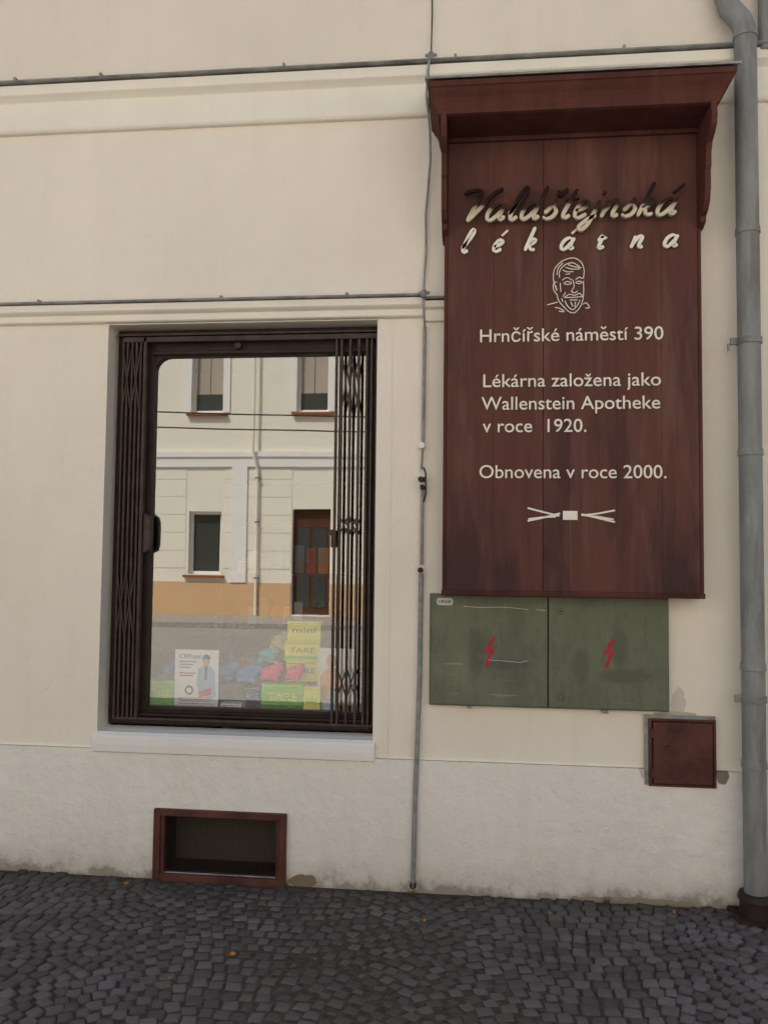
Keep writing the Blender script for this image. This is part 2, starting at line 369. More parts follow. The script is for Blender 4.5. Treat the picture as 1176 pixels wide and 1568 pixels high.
# ------------------------------------------------------------------ text helpers
def text_verts(body, shear=0, offset=0):
    c=bpy.data.curves.new('t','FONT'); c.body=body; c.size=1; c.shear=shear; c.offset=offset; c.resolution_u=4; c.extrude=.04
    o=bpy.data.objects.new('t',c); COL.objects.link(o)
    dg=bpy.context.evaluated_depsgraph_get(); dg.update()
    m=bpy.data.meshes.new_from_object(o.evaluated_get(dg))
    bpy.data.objects.remove(o); return m
mH=text_verts('H'); CAP=max(p.co.y for p in mH.vertices)
def text(name, body, x0,x1,zb,cap,y,mat,parent,thick=.006,offset=.002,shear=0):
    m=text_verts(body,shear,offset); xs=[p.co.x for p in m.vertices]; a,b=min(xs),max(xs)
    sx=(x1-x0)/(b-a); sz=cap/CAP
    for p in m.vertices:
        X,Y,Z=p.co; p.co=(x0+(X-a)*sx, y-(Z/.04)*thick/2, zb+Y*sz)
    m.materials.clear(); m.materials.append(mat); m.name=name
    return link(bpy.data.objects.new(name,m),parent)

GL={
'a':([[(.80,.82),(.50,1.0),(.15,.78),(.04,.35),(.22,.02),(.5,.14),(.78,.6)],[(.88,1.0),(.78,.4),(.86,.05),(1.10,.22)]],1.16),
'l':([[(.0,.35),(.3,.9),(.55,1.6),(.47,1.98),(.28,1.72),(.15,.9),(.14,.25),(.3,.0),(.55,.2)]],.66),
'd':([[(.76,.84),(.46,1.0),(.14,.78),(.04,.35),(.22,.02),(.5,.18),(.76,.6)],[(.90,2.0),(.80,.9),(.76,.3),(.88,.03),(1.08,.2)]],1.14),
's':([[(.1,.35),(.32,.7),(.52,1.1)],[(.52,1.08),(.46,.78),(.72,.45),(.64,.12),(.35,.0),(.08,.14)]],.86),
't':([[(.42,1.75),(.26,.8),(.2,.25),(.35,.02),(.60,.18)],[(.0,1.12),(.75,1.2)]],.70),
'e':([[(.06,.42),(.45,.55),(.66,.8),(.5,1.0),(.25,.9),(.08,.5),(.15,.12),(.4,.0),(.75,.22)]],.84),
'j':([[(.32,1.0),(.24,.2),(.15,-.45),(-.1,-.75),(-.28,-.55),(.0,-.15),(.42,.12)],[(.36,1.38),(.41,1.55)]],.58),
'n':([[(.16,1.0),(.18,.8),(.12,.0)],[(.14,.3),(.4,.85),(.64,1.0),(.76,.8),(.68,.3),(.8,.03),(1.0,.15)]],1.04),
'k':([[(.28,2.0),(.18,1.0),(.1,.0)],[(.12,.5),(.5,.98),(.68,.86),(.5,.6),(.16,.48)],[(.3,.5),(.55,.08),(.88,.12)]],.96),
'r':([[(.0,.65),(.2,1.1),(.26,.86),(.5,.92),(.62,.84)],[(.26,.86),(.2,.3),(.3,.02),(.62,.2)]],.7),
'V':([[(-.5,1.72),(-.1,1.86),(.3,1.9),(.5,1.72),(.42,.8),(.34,.0)],[(.34,.0),(.85,.9),(1.2,1.6),(1.65,1.95)]],1.22),
}
GL['š']=(GL['s'][0]+[[(.38,1.72),(.55,1.42),(.88,1.78)]],.92)
GL['á']=(GL['a'][0]+[[(.55,1.35),(.95,1.85)]],1.12)
GL['é']=(GL['e'][0]+[[(.4,1.35),(.75,1.8)]],.8)
def script_word(name, items, zb, xh, y0, thick, pen, mat, parent, shear=.35, sxf=1.0, thin=.38):
    v=[];f=[]; si=0
    for g,x0 in items:
        for st in GL[g][0]:
            si+=1; yo=y0-.0004*(si%5)
            pl=catmull([(p[0]+shear*p[1],p[1],0) for p in st],6)
            pl=[Vector((x0+p.x*xh*sxf, zb+p.y*xh)) for p in pl]
            N=len(pl); base=len(v)
            for i,p in enumerate(pl):
                d=(pl[min(i+1,N-1)]-pl[max(i-1,0)]).normalized(); nn=Vector((-d.y,d.x))
                w=pen*(thin+(1-thin)*abs(nn.dot(Vector((math.cos(-.5),math.sin(-.5))))))
                if i in(0,N-1): w*=.6
                for q in (p+nn*w/2,p-nn*w/2):
                    v.append((q.x,yo,q.y)); v.append((q.x,y0+thick,q.y))
            for i in range(N-1):
                a=base+i*4; b=a+4
                f+=[(a,a+2,b+2,b),(a+1,b+1,b+3,a+3),(a,b,b+1,a+1),(a+2,a+3,b+3,b+2)]
            f+=[(base,base+1,base+3,base+2),(base+(N-1)*4,base+(N-1)*4+2,base+(N-1)*4+3,base+(N-1)*4+1)]
    return mesh(name,v,f,mat,parent)

# ------------------------------------------------------------------ sign
SG=empty('pharmacy_sign')
SX0,SX1,SZ0,SZ1=-.139,1.04,1.435,3.62
edges=[SX0+.016,.095,.325,.438,.66,.86,SX1-.016]
pl=[]
for i,(a,b) in enumerate(zip(edges[:-1],edges[1:])):
    dy=random.uniform(-.0006,.0006)
    pl.append((a+(.0012 if i==2 else .0003),b-(.0012 if i==1 else .0003),-.118+dy,-.095,SZ0+.012,SZ1))
boxes('board',pl,M['wood'],SG,.0009)
boxes('board_frame',[(SX0,SX0+.015,-.122,0,SZ0,SZ1),(SX1-.015,SX1,-.122,0,SZ0,SZ1),(SX0-.003,SX1+.003,-.130,-.0,SZ0-.012,SZ0+.012),(SX0+.015,SX1-.015,-.094,-.02,SZ0+.012,SZ1)],M['wood_trim'],SG,.002)
prof=[(-.0,3.60),(-.355,3.60),(-.362,3.54),(-.350,3.50),(-.318,3.475),(-.280,3.455),(-.262,3.42),(-.262,3.36),(-.25,3.345),(-.25,3.26),(-.235,3.21),(-.20,3.175),(-.17,3.165),(-.165,3.14),(-.123,3.125),(0,3.125)]
prism_x('bracket_left',prof,SX0-.012,SX0+.014,M['wood_trim'],SG,.003)
prism_x('bracket_right',prof,SX1-.014,SX1+.012,M['wood_trim'],SG,.003)
rings=[(-.150,1.052,-.335,3.596),(-.165,1.066,-.350,3.600),(-.168,1.070,-.354,3.618),(-.172,1.074,-.350,3.622),(-.174,1.080,-.356,3.645),(-.182,1.088,-.366,3.665),(-.196,1.104,-.382,3.685),(-.204,1.114,-.392,3.70),(-.210,1.122,-.400,3.704),(-.210,1.124,-.400,3.728),(-.20,1.12,-.02,3.86)]
v=[];f=[]
for k,(a,b,y,z) in enumerate(rings):
    v+=[(a,-.001,z),(a,y,z),(b,y,z),(b,-.001,z)]
v[-3]=(-.205,-.39,3.735); v[-2]=(1.12,-.39,3.735)
for k in range(len(rings)-1):
    for i in range(4): f.append((k*4+i,k*4+(i+1)%4,k*4+4+(i+1)%4,k*4+4+i))
f.append((0,1,2,3)[::-1]); nn=(len(rings)-1)*4; f.append((nn,nn+1,nn+2,nn+3))
mesh('canopy',v,f,M['wood_trim'],SG)
boxes('canopy_bed_mould',[(SX0+.014,SX1-.014,-.140,-.12,3.575,3.5965)],M['wood_trim'],SG,.004)
mesh('canopy_roof_sheet',[(-.222,-.415,3.740),(1.138,-.415,3.740),(1.138,0,3.90),(-.222,0,3.90),(-.222,-.415,3.730),(1.138,-.415,3.730),(1.138,0,3.89),(-.222,0,3.89)],
     [(0,1,2,3),(4,7,6,5),(0,4,5,1),(1,5,6,2),(3,7,4,0)],M['flash'],SG)
word='Valdštejnská'; adv=sum(GL[c][1] for c in word); xh=.078; width=1.01; k=width/((adv+.3)*xh)
x=-.060; it=[]
for c in word: it.append((c,x)); x+=GL[c][1]*xh*k
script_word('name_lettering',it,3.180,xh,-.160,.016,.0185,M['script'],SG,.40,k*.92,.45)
script_word('word_lettering',[('l',-.064),('é',.082),('k',.232),('á',.397),('r',.562),('n',.716),('a',.866)],3.040,.056,-.134,.010,.0165,M['cream'],SG,.35,1.0,.45)
TX=M['cream']; ty=-.1215
# address line; the caron of the e is a separate stroke
full='Hrnčířské náměstí 390'.replace('ě','e')
text('text_line_address',full,.031,.8685,2.611,.060,ty,TX,SG)
def xmax(s): 
    m=text_verts(s,0,.002); return max(p.co.x for p in m.vertices)
mm=text_verts(full,0,.002); fx0=min(p.co.x for p in mm.vertices); fx1=max(p.co.x for p in mm.vertices)
sc=(.8685-.031)/(fx1-fx0); ex=.031+((xmax('Hrnčířské nám')+xmax('Hrnčířské náme'))/2+.02-fx0)*sc
def strokes(name, LS, w, y, mat, parent, cx,cz,px0,py0,s, smooth=True):
    v=[];f=[]
    for si,st in enumerate(LS):
        pl=[Vector((cx+(p[0]-px0)*s, cz-(p[1]-py0)*s)) for p in st]
        if smooth and len(pl)>2: pl=[Vector((q.x,q.y)) for q in catmull([(p.x,p.y,0) for p in pl],5)]
        N=len(pl); base=len(v); yo=y-.0002*(si%6)
        for i,p in enumerate(pl):
            d=(pl[min(i+1,N-1)]-pl[max(i-1,0)]).normalized(); nn=Vector((-d.y,d.x))*w/2
            for q in (p+nn,p-nn): v.append((q.x,yo,q.y)); v.append((q.x,y+.004,q.y))
        for i in range(N-1):
            a=base+i*4; b=a+4
            f+=[(a,a+2,b+2,b),(a,b,b+1,a+1),(a+2,a+3,b+3,b+2)]
    return mesh(name,v,f,mat,parent)
strokes('text_caron',[[(-1,-1),(0,0)],[(0,0),(1,-1)]],.006,-.1235,TX,SG,ex,2.664,0,0,.011,False)
text('text_line_founded','Lékárna založena jako',.047,.856,2.397,.060,ty,TX,SG)
text('text_line_apotheke','Wallenstein Apotheke',.039,.852,2.290,.060,ty,TX,SG)
text('text_line_year','v roce  1920.',.045,.5205,2.184,.060,ty,TX,SG)
text('text_line_restored','Obnovena v roce 2000.',.031,.878,1.969,.060,ty,TX,SG)
face=[[(853,444),(848,428),(849,412),(857,401),(868,395),(880,394),(890,401),(894,413),(893,426)],
[(857,424),(857,414),(864,405),(876,401),(887,407)],[(853,420),(855,409),(862,401)],[(866,408),(876,411),(888,411)],[(870,404),(878,407),(890,409)],[(862,412),(868,415),(878,415)],
[(861,428),(868,424),(876,428)],[(881,428),(886,424),(892,426)],[(863,433),(869,430),(875,433),(869,435),(863,433)],[(881,432),(886,430),(891,432),(886,434),(881,432)],
[(877,428),(879,438),(875,445),(880,448),(884,445)],[(866,447),(862,454)],
[(864,455),(872,450),(880,452),(887,449),(892,454)],[(864,455),(872,455),(880,455),(892,454)],[(872,459),(884,459)],
[(853,430),(848,433),(848,442),(853,450)],[(851,436),(853,443)],
[(853,450),(856,460),(863,469),(871,477),(879,479),(886,473),(891,463),(893,450),(893,430)],
[(865,460),(869,468),(877,474),(884,467),(888,459)],[(874,462),(877,469)],[(881,462),(880,470)],[(860,456),(862,462)],
[(854,462),(846,464),(838,466)],[(850,470),(858,472),(864,477),(856,476)],[(892,466),(897,464),(902,471),(896,472)],[(866,419),(873,418)],[(858,432),(859,446)]]
strokes('portrait',face,.0036,-.1235,TX,SG,.4476,2.877,873,435,.00305)
em=[[(809,778),(832,784),(857,790)],[(809,798),(832,793),(858,786)],[(810,795),(835,792),(852,791)],[(940,781),(915,786),(890,789)],[(940,799),(915,793),(890,787)],[(938,795),(914,791),(895,789)]]
strokes('emblem_rays',em,.008,-.1235,TX,SG,.446,1.797,873,789,.00301,False)
boxes('emblem_square',[(.414,.480,-.1245,-.119,1.776,1.817)],TX,SG)

# ------------------------------------------------------------------ electrical cabinet
E=empty('electrical_cabinet')
boxes('housing',[(-.200,.905,-.028,.0,.898,1.425)],M['cab'],E,.003)
boxes('doors',[(-.193,.3515,-.042,-.0285,.905,1.418),(.3575,.898,-.042,-.0285,.905,1.418)],M['cab'],E,.003)
boxes('door_seam',[(.3518,.3572,-.030,-.0282,.905,1.418)],M['void'],E)
def bolt(nm,cx,cz,s=.0031):
    P=[(6,-23),(-8,2),(2,0),(-6,22),(-1,22),(10,-6),(1,-4),(11,-21)]
    prism(nm,[(cx+a*s,cz-b*s) for a,b in P],-.0432,-.0424,M['red'],E)
bolt('warning_bolt_left',.078,1.157); bolt('warning_bolt_right',.628,1.162)
pts=[]
for sx,sz in((1,1),(-1,1),(-1,-1),(1,-1)):
    for k in range(5):
        a=math.radians({(1,1):0,(-1,1):90,(-1,-1):180,(1,-1):270}[(sx,sz)]+k*22.5)
        pts.append((-.128+sx*.027+.012*math.cos(a),1.388+sz*.005+.012*math.sin(a)))
prism('number_plate',pts[::-1],-.0455,-.0425,M['label'],E)
text('plate_text','1R68',-.156,-.100,1.380,.015,-.0462,M['ink'],E,.001,.0)
for (x,z) in((.41,1.352),(.41,.954)):
    cyl('lock',x,z,-.052,-.042,.013,.016,M['cab'],E,20,'Y')
cyl('lock_hole',.41,1.352,-.0535,-.0521,.005,.005,M['black'],E,12,'Y')
boxes('hinge',[(.60,.63,-.036,0,.884,.8985),(-.02,.0,-.036,0,.888,.8985)],M['flash'],E,.002)
strokes('paint_scratches',[[(0,0),(30,1),(62,0),(98,3)],[(110,3),(124,4)],[(38,80),(60,81),(88,83)],[(88,82),(96,80)]],.0018,-.0431,M['label'],E,-.04,1.366,0,0,.0031)

# ------------------------------------------------------------------ small meter door
D=empty('meter_box')
boxes('surround',[(.795,1.112,-.020,-.0125,.862,.882),(.795,.812,-.020,-.0125,.562,.862)],M['conduit'],D,.002)
boxes('box_frame',[(.812,.826,-.026,-.0125,.558,.866),(1.100,1.112,-.026,-.0125,.558,.866),(.826,1.100,-.026,-.0125,.558,.568),(.826,1.100,-.026,-.0125,.855,.866)],M['maroon'],D,.002)
boxes('box_gap',[(.826,1.100,-.018,-.0125,.568,.855)],M['void'],D)
boxes('door',[(.831,1.096,-.034,-.0185,.572,.850)],M['maroon'],D,.004)
cyl('keyhole',.895,.735,-.042,-.034,.012,.014,M['maroon'],D,18,'Y')
boxes('door_hinge',[(.822,.832,-.040,-.026,.78,.82),(.822,.832,-.040,-.026,.60,.64)],M['maroon'],D,.002)

# ------------------------------------------------------------------ cellar vent
V=empty('cellar_vent_grate')
x0,x1,z0,z1=-1.535,-.878,.014,.358
boxes('frame',[(x0,x0+.034,-.035,-.011,z0,z1),(x1-.034,x1,-.035,-.011,z0,z1),(x0+.034,x1-.034,-.034,-.011,z1-.032,z1),(x0+.034,x1-.034,-.034,-.011,z0,z0+.036)],M['maroon'],V,.003)
boxes('inner_frame',[(x0+.034,x0+.05,-.02,.02,z0+.036,z1-.032),(x1-.05,x1-.034,-.02,.02,z0+.036,z1-.032)],M['maroon'],V)
L=[]
x=x0+.052
while x<x1-.05: L.append((x,x+.0014,.004,.006,z0+.036,z1-.032)); x+=.0115
z=z0+.04
while z<z1-.034: L.append((x0+.05,x1-.05,.0061,.0076,z,z+.0014)); z+=.0115
boxes('wire_mesh',L,M['mesh'],V)
boxes('hasp',[(x1-.024,x1-.006,-.046,-.035,.19,.235),(x0+.08,x0+.11,-.04,-.034,z1-.02,z1-.006)],M['maroon'],V,.002)

# ------------------------------------------------------------------ downpipe
DP=empty('rain_downpipe')
R=.050; px,py=1.252,-.105
tube('pipe',[(px,py,.10),(px,py,1.2),(px,py,2.2),(px,py,3.2),(px,py,4.06),(px-.015,py+.008,4.12),(px-.06,py+.03,4.20),(px-.075,py+.045,4.27),(px-.075,py+.045,4.36),(px-.075,py+.045,5.65)],R,M['pipe'],DP,8,True)
for z in (3.12,2.095,1.13,.70,4.05): cyl('joint_ring',px,py,z-.022,z+.012,R+.005,R+.003,M['pipe'],DP,32,bevel=.002)
for z in (2.60,.98,4.33):
    xx=px if z<4.1 else px-.075; yy=py if z<4.1 else py+.045
    cyl('clamp',xx,yy,z-.014,z+.014,R+.006,R+.006,M['flash'],DP,32)
    boxes('clamp_lug',[(xx-R-.032,xx-R+.002,yy-.008,yy+.008,z-.016,z+.016),(xx-.008,xx+.008,yy+R,0.0,z-.01,z+.01)],M['flash'],DP,.003)
boxes('clamp_hook',[(px-R-.045,px-R-.034,py-.006,py+.006,2.555,2.59)],M['flash'],DP,.002)
cyl('shoe',px,py,.0,.115,.074,.066,M['iron'],DP,32,bevel=.006)
cyl('shoe_collar',px,py,.105,.135,.078,.070,M['iron'],DP,32,bevel=.004)
boxes('gully',[(px-.10,px+.16,py-.10,-.012,-.02,.040)],M['void'],DP,.008)
tube('second_pipe',[(1.36,-.05,4.0),(1.36,-.05,5.6)],.03,M['pipe'],DP,6)

# ------------------------------------------------------------------ lightning conductor / conduit
C=empty('cable_conduit')
tube('wire_top',[(-.212,-.10,4.04),(-.215,-.03,4.10),(-.212,-.012,4.3),(-.218,-.012,4.7),(-.214,-.012,5.6)],.0035,M['black'],C)
tube('wire_mid',[(-.214,-.10,4.04),(-.228,-.10,3.96),(-.236,-.05,3.86),(-.218,-.045,3.70),(-.214,-.035,3.55),(-.226,-.02,3.40),(-.236,-.018,3.28),(-.232,-.018,3.1),(-.240,-.025,2.95),(-.238,-.085,2.865),(-.236,-.06,2.77),(-.236,-.018,2.70)],.0055,M['conduit'],C,4,True)
tube('pipe_upper',[(-.236,-.018,2.72),(-.238,-.018,2.30),(-.240,-.018,2.13)],.008,M['conduit'],C)
tube('pipe_mid',[(-.240,-.018,2.13),(-.246,-.018,2.02)],.005,M['conduit'],C)
tube('pipe_middle',[(-.240,-.018,1.93),(-.242,-.018,1.56)],.008,M['conduit'],C)
tube('cable_loop',[(-.236,-.02,2.03),(-.225,-.03,2.0),(-.224,-.03,1.9),(-.235,-.02,1.86)],.004,M['black'],C)
tube('pipe_lower',[(-.243,-.018,1.52),(-.246,-.020,1.0),(-.262,-.030,.45),(-.268,-.034,.05)],.0115,M['conduit'],C)
for (x,z) in((-.237,2.862),(-.212,4.035)):
    cyl('insulator',x,-.098,z-.024,z+.014,.013,.013,M['flash'],C,16,bevel=.003)
    boxes('insulator_lug',[(x-.028,x+.028,-.105,-.09,z-.006,z+.006)],M['flash'],C,.003)
boxes('clamps',[(-.258,-.222,-.034,0,1.963,1.982),(-.252,-.230,-.038,0,1.928,1.945)],M['black'],C,.004)
for (x,z,m,r) in((-.246,1.535,'black',.013),(-.248,1.972,'black',.013),(-.240,1.93,'black',.011),(-.245,2.135,'trim',.016),(-.268,.06,'black',.016)):
    cyl('joint',x,z,-.045,-.002,r,r,M[m],C,16,'Y',.003)

# ------------------------------------------------------------------ window display
def pm(nm,c,r=.5): 
    t=NT(nm); t.color(c); return t.set(r,0,.3)
W=pm('paper_white',(.90,.90,.92)); GR=pm('carton_green',(.20,.66,.01)); YE=pm('carton_yellow',(.92,.88,.03)); PK=pm('plush_pink',(.92,.03,.22),.9)
BL=pm('plush_blue',(.06,.24,.65),.9); NV=pm('ink_navy',(.02,.03,.10)); SK=pm('skin_print',(.66,.36,.24)); RD=pm('print_red',(.65,.03,.03)); GY=pm('print_grey',(.25,.27,.31)); LB=pm('print_lightblue',(.35,.55,.80)); OR=pm('print_orange',(.85,.38,.12)); DG=pm('print_darkgreen',(.02,.14,.01))
PS=empty('poster_crp_test')
yP=.24
def card(nm,x0,x1,z0,z1,y,m,p,t=.002): return boxes(nm,[(x0,x1,y-t,y,z0,z1)],m,p)
card('sheet',-1.545,-1.31,.80,1.10,yP,W,PS)
XO=.015
text('title','CRPtest',-1.535+XO,-1.42+XO,1.055,.022,yP-.0035,NV,PS,.001,.0)
pts=[(-1.44,.92),(-1.435,1.0),(-1.405,1.02),(-1.375,1.02),(-1.345,.99),(-1.335,.86),(-1.36,.85),(-1.42,.86)]
prism('doctor_coat',[(a+XO,b) for a,b in pts],yP-.0035,yP-.0025,LB,PS)
prism('doctor_head',[(-1.375+.020*math.cos(a),1.045+.027*math.sin(a)) for a in [k*math.pi/8 for k in range(16)]],yP-.0045,yP-.0036,SK,PS)
prism('doctor_hair',[(-1.375+.022*math.cos(a),1.052+.026*math.sin(a)) for a in [k*math.pi/8 for k in range(0,9)]],yP-.0056,yP-.0047,NV,PS)
prism('doctor_tie',[(a+XO,b) for a,b in ((-1.396,1.015),(-1.384,1.015),(-1.386,.95),(-1.392,.94),(-1.398,.95))],yP-.0045,yP-.0036,NV,PS)
prism('drop_logo',[(-1.465+.024*math.cos(a),.89+.024*math.sin(a)) for a in [k*math.pi/8 for k in range(16)]],yP-.0035,yP-.0025,NV,PS)
prism('logo_inner',[(-1.465+.014*math.cos(a),.89+.014*math.sin(a)) for a in [k*math.pi/8 for k in range(16)]],yP-.0045,yP-.0036,W,PS)
prism('red_tag',[(a+XO,b) for a,b in ((-1.43,.885),(-1.365,.905),(-1.36,.87),(-1.425,.852))],yP-.0055,yP-.0046,RD,PS)
for k,z in enumerate((1.035,1.02,1.005,.975,.962)): card('print_line',-1.52,-1.52+.09-(k%3)*.015,z,z+.006,yP-.0025,GY if k<3 else RD,PS,.001)
for k,z in enumerate((.85,.842,.834,.82)): card('print_line',-1.52,-1.355+.02*(k%2),z,z+.003,yP-.0025,GY,PS,.001)
def carton(nm,x0,x1,z0,z1,y,d,m,label=None,lm=None,stripe=None,rz=0):
    p=empty(nm)
    boxes('box',[(x0,x1,y,y+d,z0,z1)],m,p,.0015)
    boxes('flap_line',[(x0+.004,x1-.004,y-.0008,y-.0001,z1-.012,z1-.010)],lm or GY,p)
    if stripe: boxes('stripe',[(x0+.001,x1-.001,y-.0016,y-.0009,z0+(z1-z0)*.08,z0+(z1-z0)*.26)],stripe,p)
    if label: text('label',label,x0+(x1-x0)*.15,x0+(x1-x0)*.85,z0+(z1-z0)*.42,(z1-z0)*.26,y-.002,lm,p,.001,.0)
    return p
carton('green_carton',-1.70,-1.555,.79,.935,.26,.12,GR,'TARE',YE)
carton('green_carton',-1.08,-.86,.79,.935,.24,.12,GR,'TARE',YE,DG)
carton('yellow_carton',-.975,-.79,.935,1.04,.34,.10,YE,'TARE',DG)
carton('yellow_carton',-.985,-.795,1.042,1.145,.34,.10,YE,'TARE',DG,GR)
carton('yellow_carton',-.97,-.792,1.147,1.25,.34,.09,YE,'mini',DG)
boxes('carton_stand',[(-1.00,-.76,.37,.55,.79,.934)],M['ledge'],None,.002)
carton('medicine_box',-.85,-.765,.79,.93,.20,.06,YE,'baby',GR,W)
carton('medicine_box',-.755,-.68,.79,.86,.20,.06,LB,'vita',W)
carton('medicine_box',-1.29,-1.18,.79,.83,.22,.08,W,'forte',NV,LB)
carton('medicine_box',-1.24,-1.11,.79,.812,.19,.025,W,'gel',RD,RD)
carton('dark_box',-1.20,-1.11,.79,.90,.34,.08,NV,'ALOE',LB)
P2=empty('advert_poster')
card('sheet',-.79,-.59,.83,1.12,.27,W,P2)
yb=.27
prism('figure_body',[(-.77,.87),(-.78,.97),(-.74,1.02),(-.70,1.02),(-.66,.96),(-.67,.87)],yb-.0035,yb-.0025,OR,P2)
prism('figure_head',[(-.72+.028*math.cos(a),1.055+.035*math.sin(a)) for a in [k*math.pi/8 for k in range(16)]],yb-.0045,yb-.0036,SK,P2)
card('pack_print',-.725,-.68,.86,.92,yb-.0048,LB,P2,.001); card('pack_band',-.725,-.68,.90,.915,yb-.006,NV,P2,.001)
card('print_strip',-.79,-.59,.83,.852,yb-.0025,OR,P2,.001)
def plush(nm,cx,cy,cz,r,m):
    p=empty(nm)
    parts=[('body',0,0,0,1,.8,.8),('head',.75,-.1,.45,.62,.55,.55),('ear',.55,0,.95,.25,.15,.25),('ear',1.0,0,.92,.25,.15,.25),('paw',-.6,-.5,-.45,.4,.35,.3),('paw',.5,-.6,-.5,.38,.35,.3)]
    for n_,dx,dy,dz,a,b,c in parts:
        bpy.ops.mesh.primitive_ico_sphere_add(subdivisions=3,radius=1,location=(0,0,0)); o=bpy.context.object; o.name=n_
        for q in o.data.vertices:
            k=1+.06*math.sin(q.co.x*9+q.co.z*7)
            q.co=Vector((cx+(dx+q.co.x*a*k)*r,cy+(dy+q.co.y*b*k)*r,cz+(dz+q.co.z*c*k)*r))
        o.data.materials.append(m); o.data.polygons.foreach_set('use_smooth',[True]*len(o.data.polygons)); o.parent=p
    return p
plush('plush_toy',-1.045,.29,.985,.050,PK); plush('plush_toy',-.92,.29,.985,.044,PK)
plush('plush_toy',-1.18,.36,.965,.06,BL); plush('plush_toy',-1.64,.42,.97,.055,BL); plush('plush_toy',-1.33,.42,.96,.06,BL)
plush('plush_toy',-1.11,.47,1.05,.05,pm('plush_teal',(.03,.5,.55),.9)); plush('plush_toy',-1.05,.50,1.12,.05,pm('plush_beige',(.6,.5,.2),.9))
boxes('display_step',[(-1.70,-1.01,.44,.62,.79,.90)],M['ledge'],None,.003)
SH=empty('shop_shelf')
L=[(-1.75,-1.72,1.6,1.9,.0,2.1),(-.55,-.52,1.6,1.9,.0,2.1)]+[(-1.72,-.55,1.6,1.9,z,z+.025) for z in(.3,.7,1.1,1.45,1.8,2.1)]
boxes('frame',L,M['maroon'],SH,.003)
cols=[W,RD,LB,MAR:=M['maroon'],OR,GY,NV]
for ci,m in enumerate(cols):
    L=[]
    for zi,z in enumerate((.325,.725,1.125,1.475)):
        for xi in range(14):
            if (xi*3+zi*5)%7==ci and random.random()<.8:
                xa=-1.70+xi*.081; L.append((xa,xa+random.uniform(.05,.075),1.62,1.75,z,z+random.uniform(.08,.2)))
    if L: boxes('packs',L,m,SH,.002)

# ------------------------------------------------------------------ opposite building (seen mirrored in the shop glass)
OB=empty('opposite_building')
def pl2(nm,c): 
    t=NT(nm); t.color(t.mix(t.noise(1.2,5),tuple(k*.94 for k in c),c)); t.bump(t.noise(30),.2,.01); return t.set(.9,0,.1)
F=pl2('facade_cream',(.88,.85,.74)); OPL=pl2('plinth_orange',(.70,.47,.27)); WT=pl2('trim_white',(.88,.87,.85))
t=NT('old_glass_dark'); t.color((.05,.055,.05)); DKG=t.set(.15,0,.5)
CUR=pl2('curtain',(.45,.40,.34)); BRN=pl2('sill_brown',(.30,.12,.05)); DOORM=pl2('door_wood',(.10,.045,.03)); RF=pl2('roof_tiles',(.22,.09,.05))
Y=-16.0; holes=[]; gd=[]
cxs=[-6.7+2.72*k for k in range(-5,8)]
doors=[-6.7+2.72*1,-6.7+2.72*5]
for c in cxs:
    holes.append((c-.42,c+.42,5.2,6.95)); holes.append((c-.42,c+.42,8.7,10.4))
    if any(abs(c-d)<.1 for d in doors): holes.append((c-.48,c+.48,.12,2.75))
    else: holes.append((c-.42,c+.42,1.1,2.68)); gd.append(c)
TOP=12.4
wall('facade',[-24,18],[0,TOP],holes,Y,-.22,F,OB)
boxes('plinth',[(a,b,Y,Y+.03,0,.9) for a,b in ((-24,doors[0]-.5),(doors[0]+.5,doors[1]-.5),(doors[1]+.5,18))],OPL,OB)
boxes('glazing',[(h[0],h[1],Y-.23,Y-.2,h[2],h[3]) for h in holes if h[2]>1],DKG,OB)
L=[]
for h in holes:
    if h[2]>1:
        a,b,c,d=h
        L+=[(a,a+.07,Y-.198,Y-.14,c,d),(b-.07,b,Y-.198,Y-.14,c,d),(a+.07,b-.07,Y-.196,Y-.15,d-.07,d),(a+.07,b-.07,Y-.196,Y-.15,c,c+.07)]
boxes('window_frames',L,WT,OB)
boxes('curtains',[(h[0]+.07+s*.36,h[0]+.07+s*.36+.34,Y-.199,Y-.1975,h[2]+.5,h[3]-.07) for h in holes if h[2]>4 for s in(0,1)],CUR,OB)
boxes('window_sills',[(h[0]-.1,h[1]+.1,Y,Y+.12,h[2]-.09,h[2]-.03) for h in holes if h[2]>1],BRN,OB)
boxes('window_surrounds',[(h[0]-.16,h[0],Y+.001,Y+.04,h[2],h[3]+.1) for h in holes if h[2]>4]+[(h[1],h[1]+.16,Y+.001,Y+.04,h[2],h[3]+.1) for h in holes if h[2]>4],WT,OB)
boxes('doors',[(d-.48,d+.48,Y-.22,Y-.16,.12,2.75) for d in doors],DOORM,OB)
boxes('door_panels',[(d-.36+.4*s,d-.04+.4*s,Y-.159,Y-.14,z,z+.9) for d in doors for s in(0,1) for z in(.3,1.4)],DKG,OB)
boxes('string_course',[(-24,18,Y,Y+.10,4.05,4.18),(-24,18,Y,Y+.06,3.80,4.048),(-24,18,Y,Y+.25,TOP-.2,TOP)],WT,OB)
L=[]
for z in (1.25,1.7,2.15,2.6,3.05,3.5):
    xs=[-24]
    for c in sorted(gd+doors): xs+= [c-.5,c+.5]
    xs.append(18)
    for a,b in zip(xs[::2],xs[1::2]): L.append((a,b,Y,Y+.012,z,min(3.79,z+.43)))
boxes('rustication',L,F,OB,.004)
boxes('pilaster',[(-6.02,-5.62,Y+.0125,Y+.06,.9,3.8),(2.2,2.6,Y+.0125,Y+.06,.9,3.8)],WT,OB)
mesh('roof',[(-24.3,Y+.4,TOP),(18.3,Y+.4,TOP),(18.3,Y-5,TOP+3.2),(-24.3,Y-5,TOP+3.2),(18.3,Y-10,TOP),(-24.3,Y-10,TOP)],[(0,1,2,3),(3,2,4,5),(0,3,5),(1,4,2)],RF,OB)
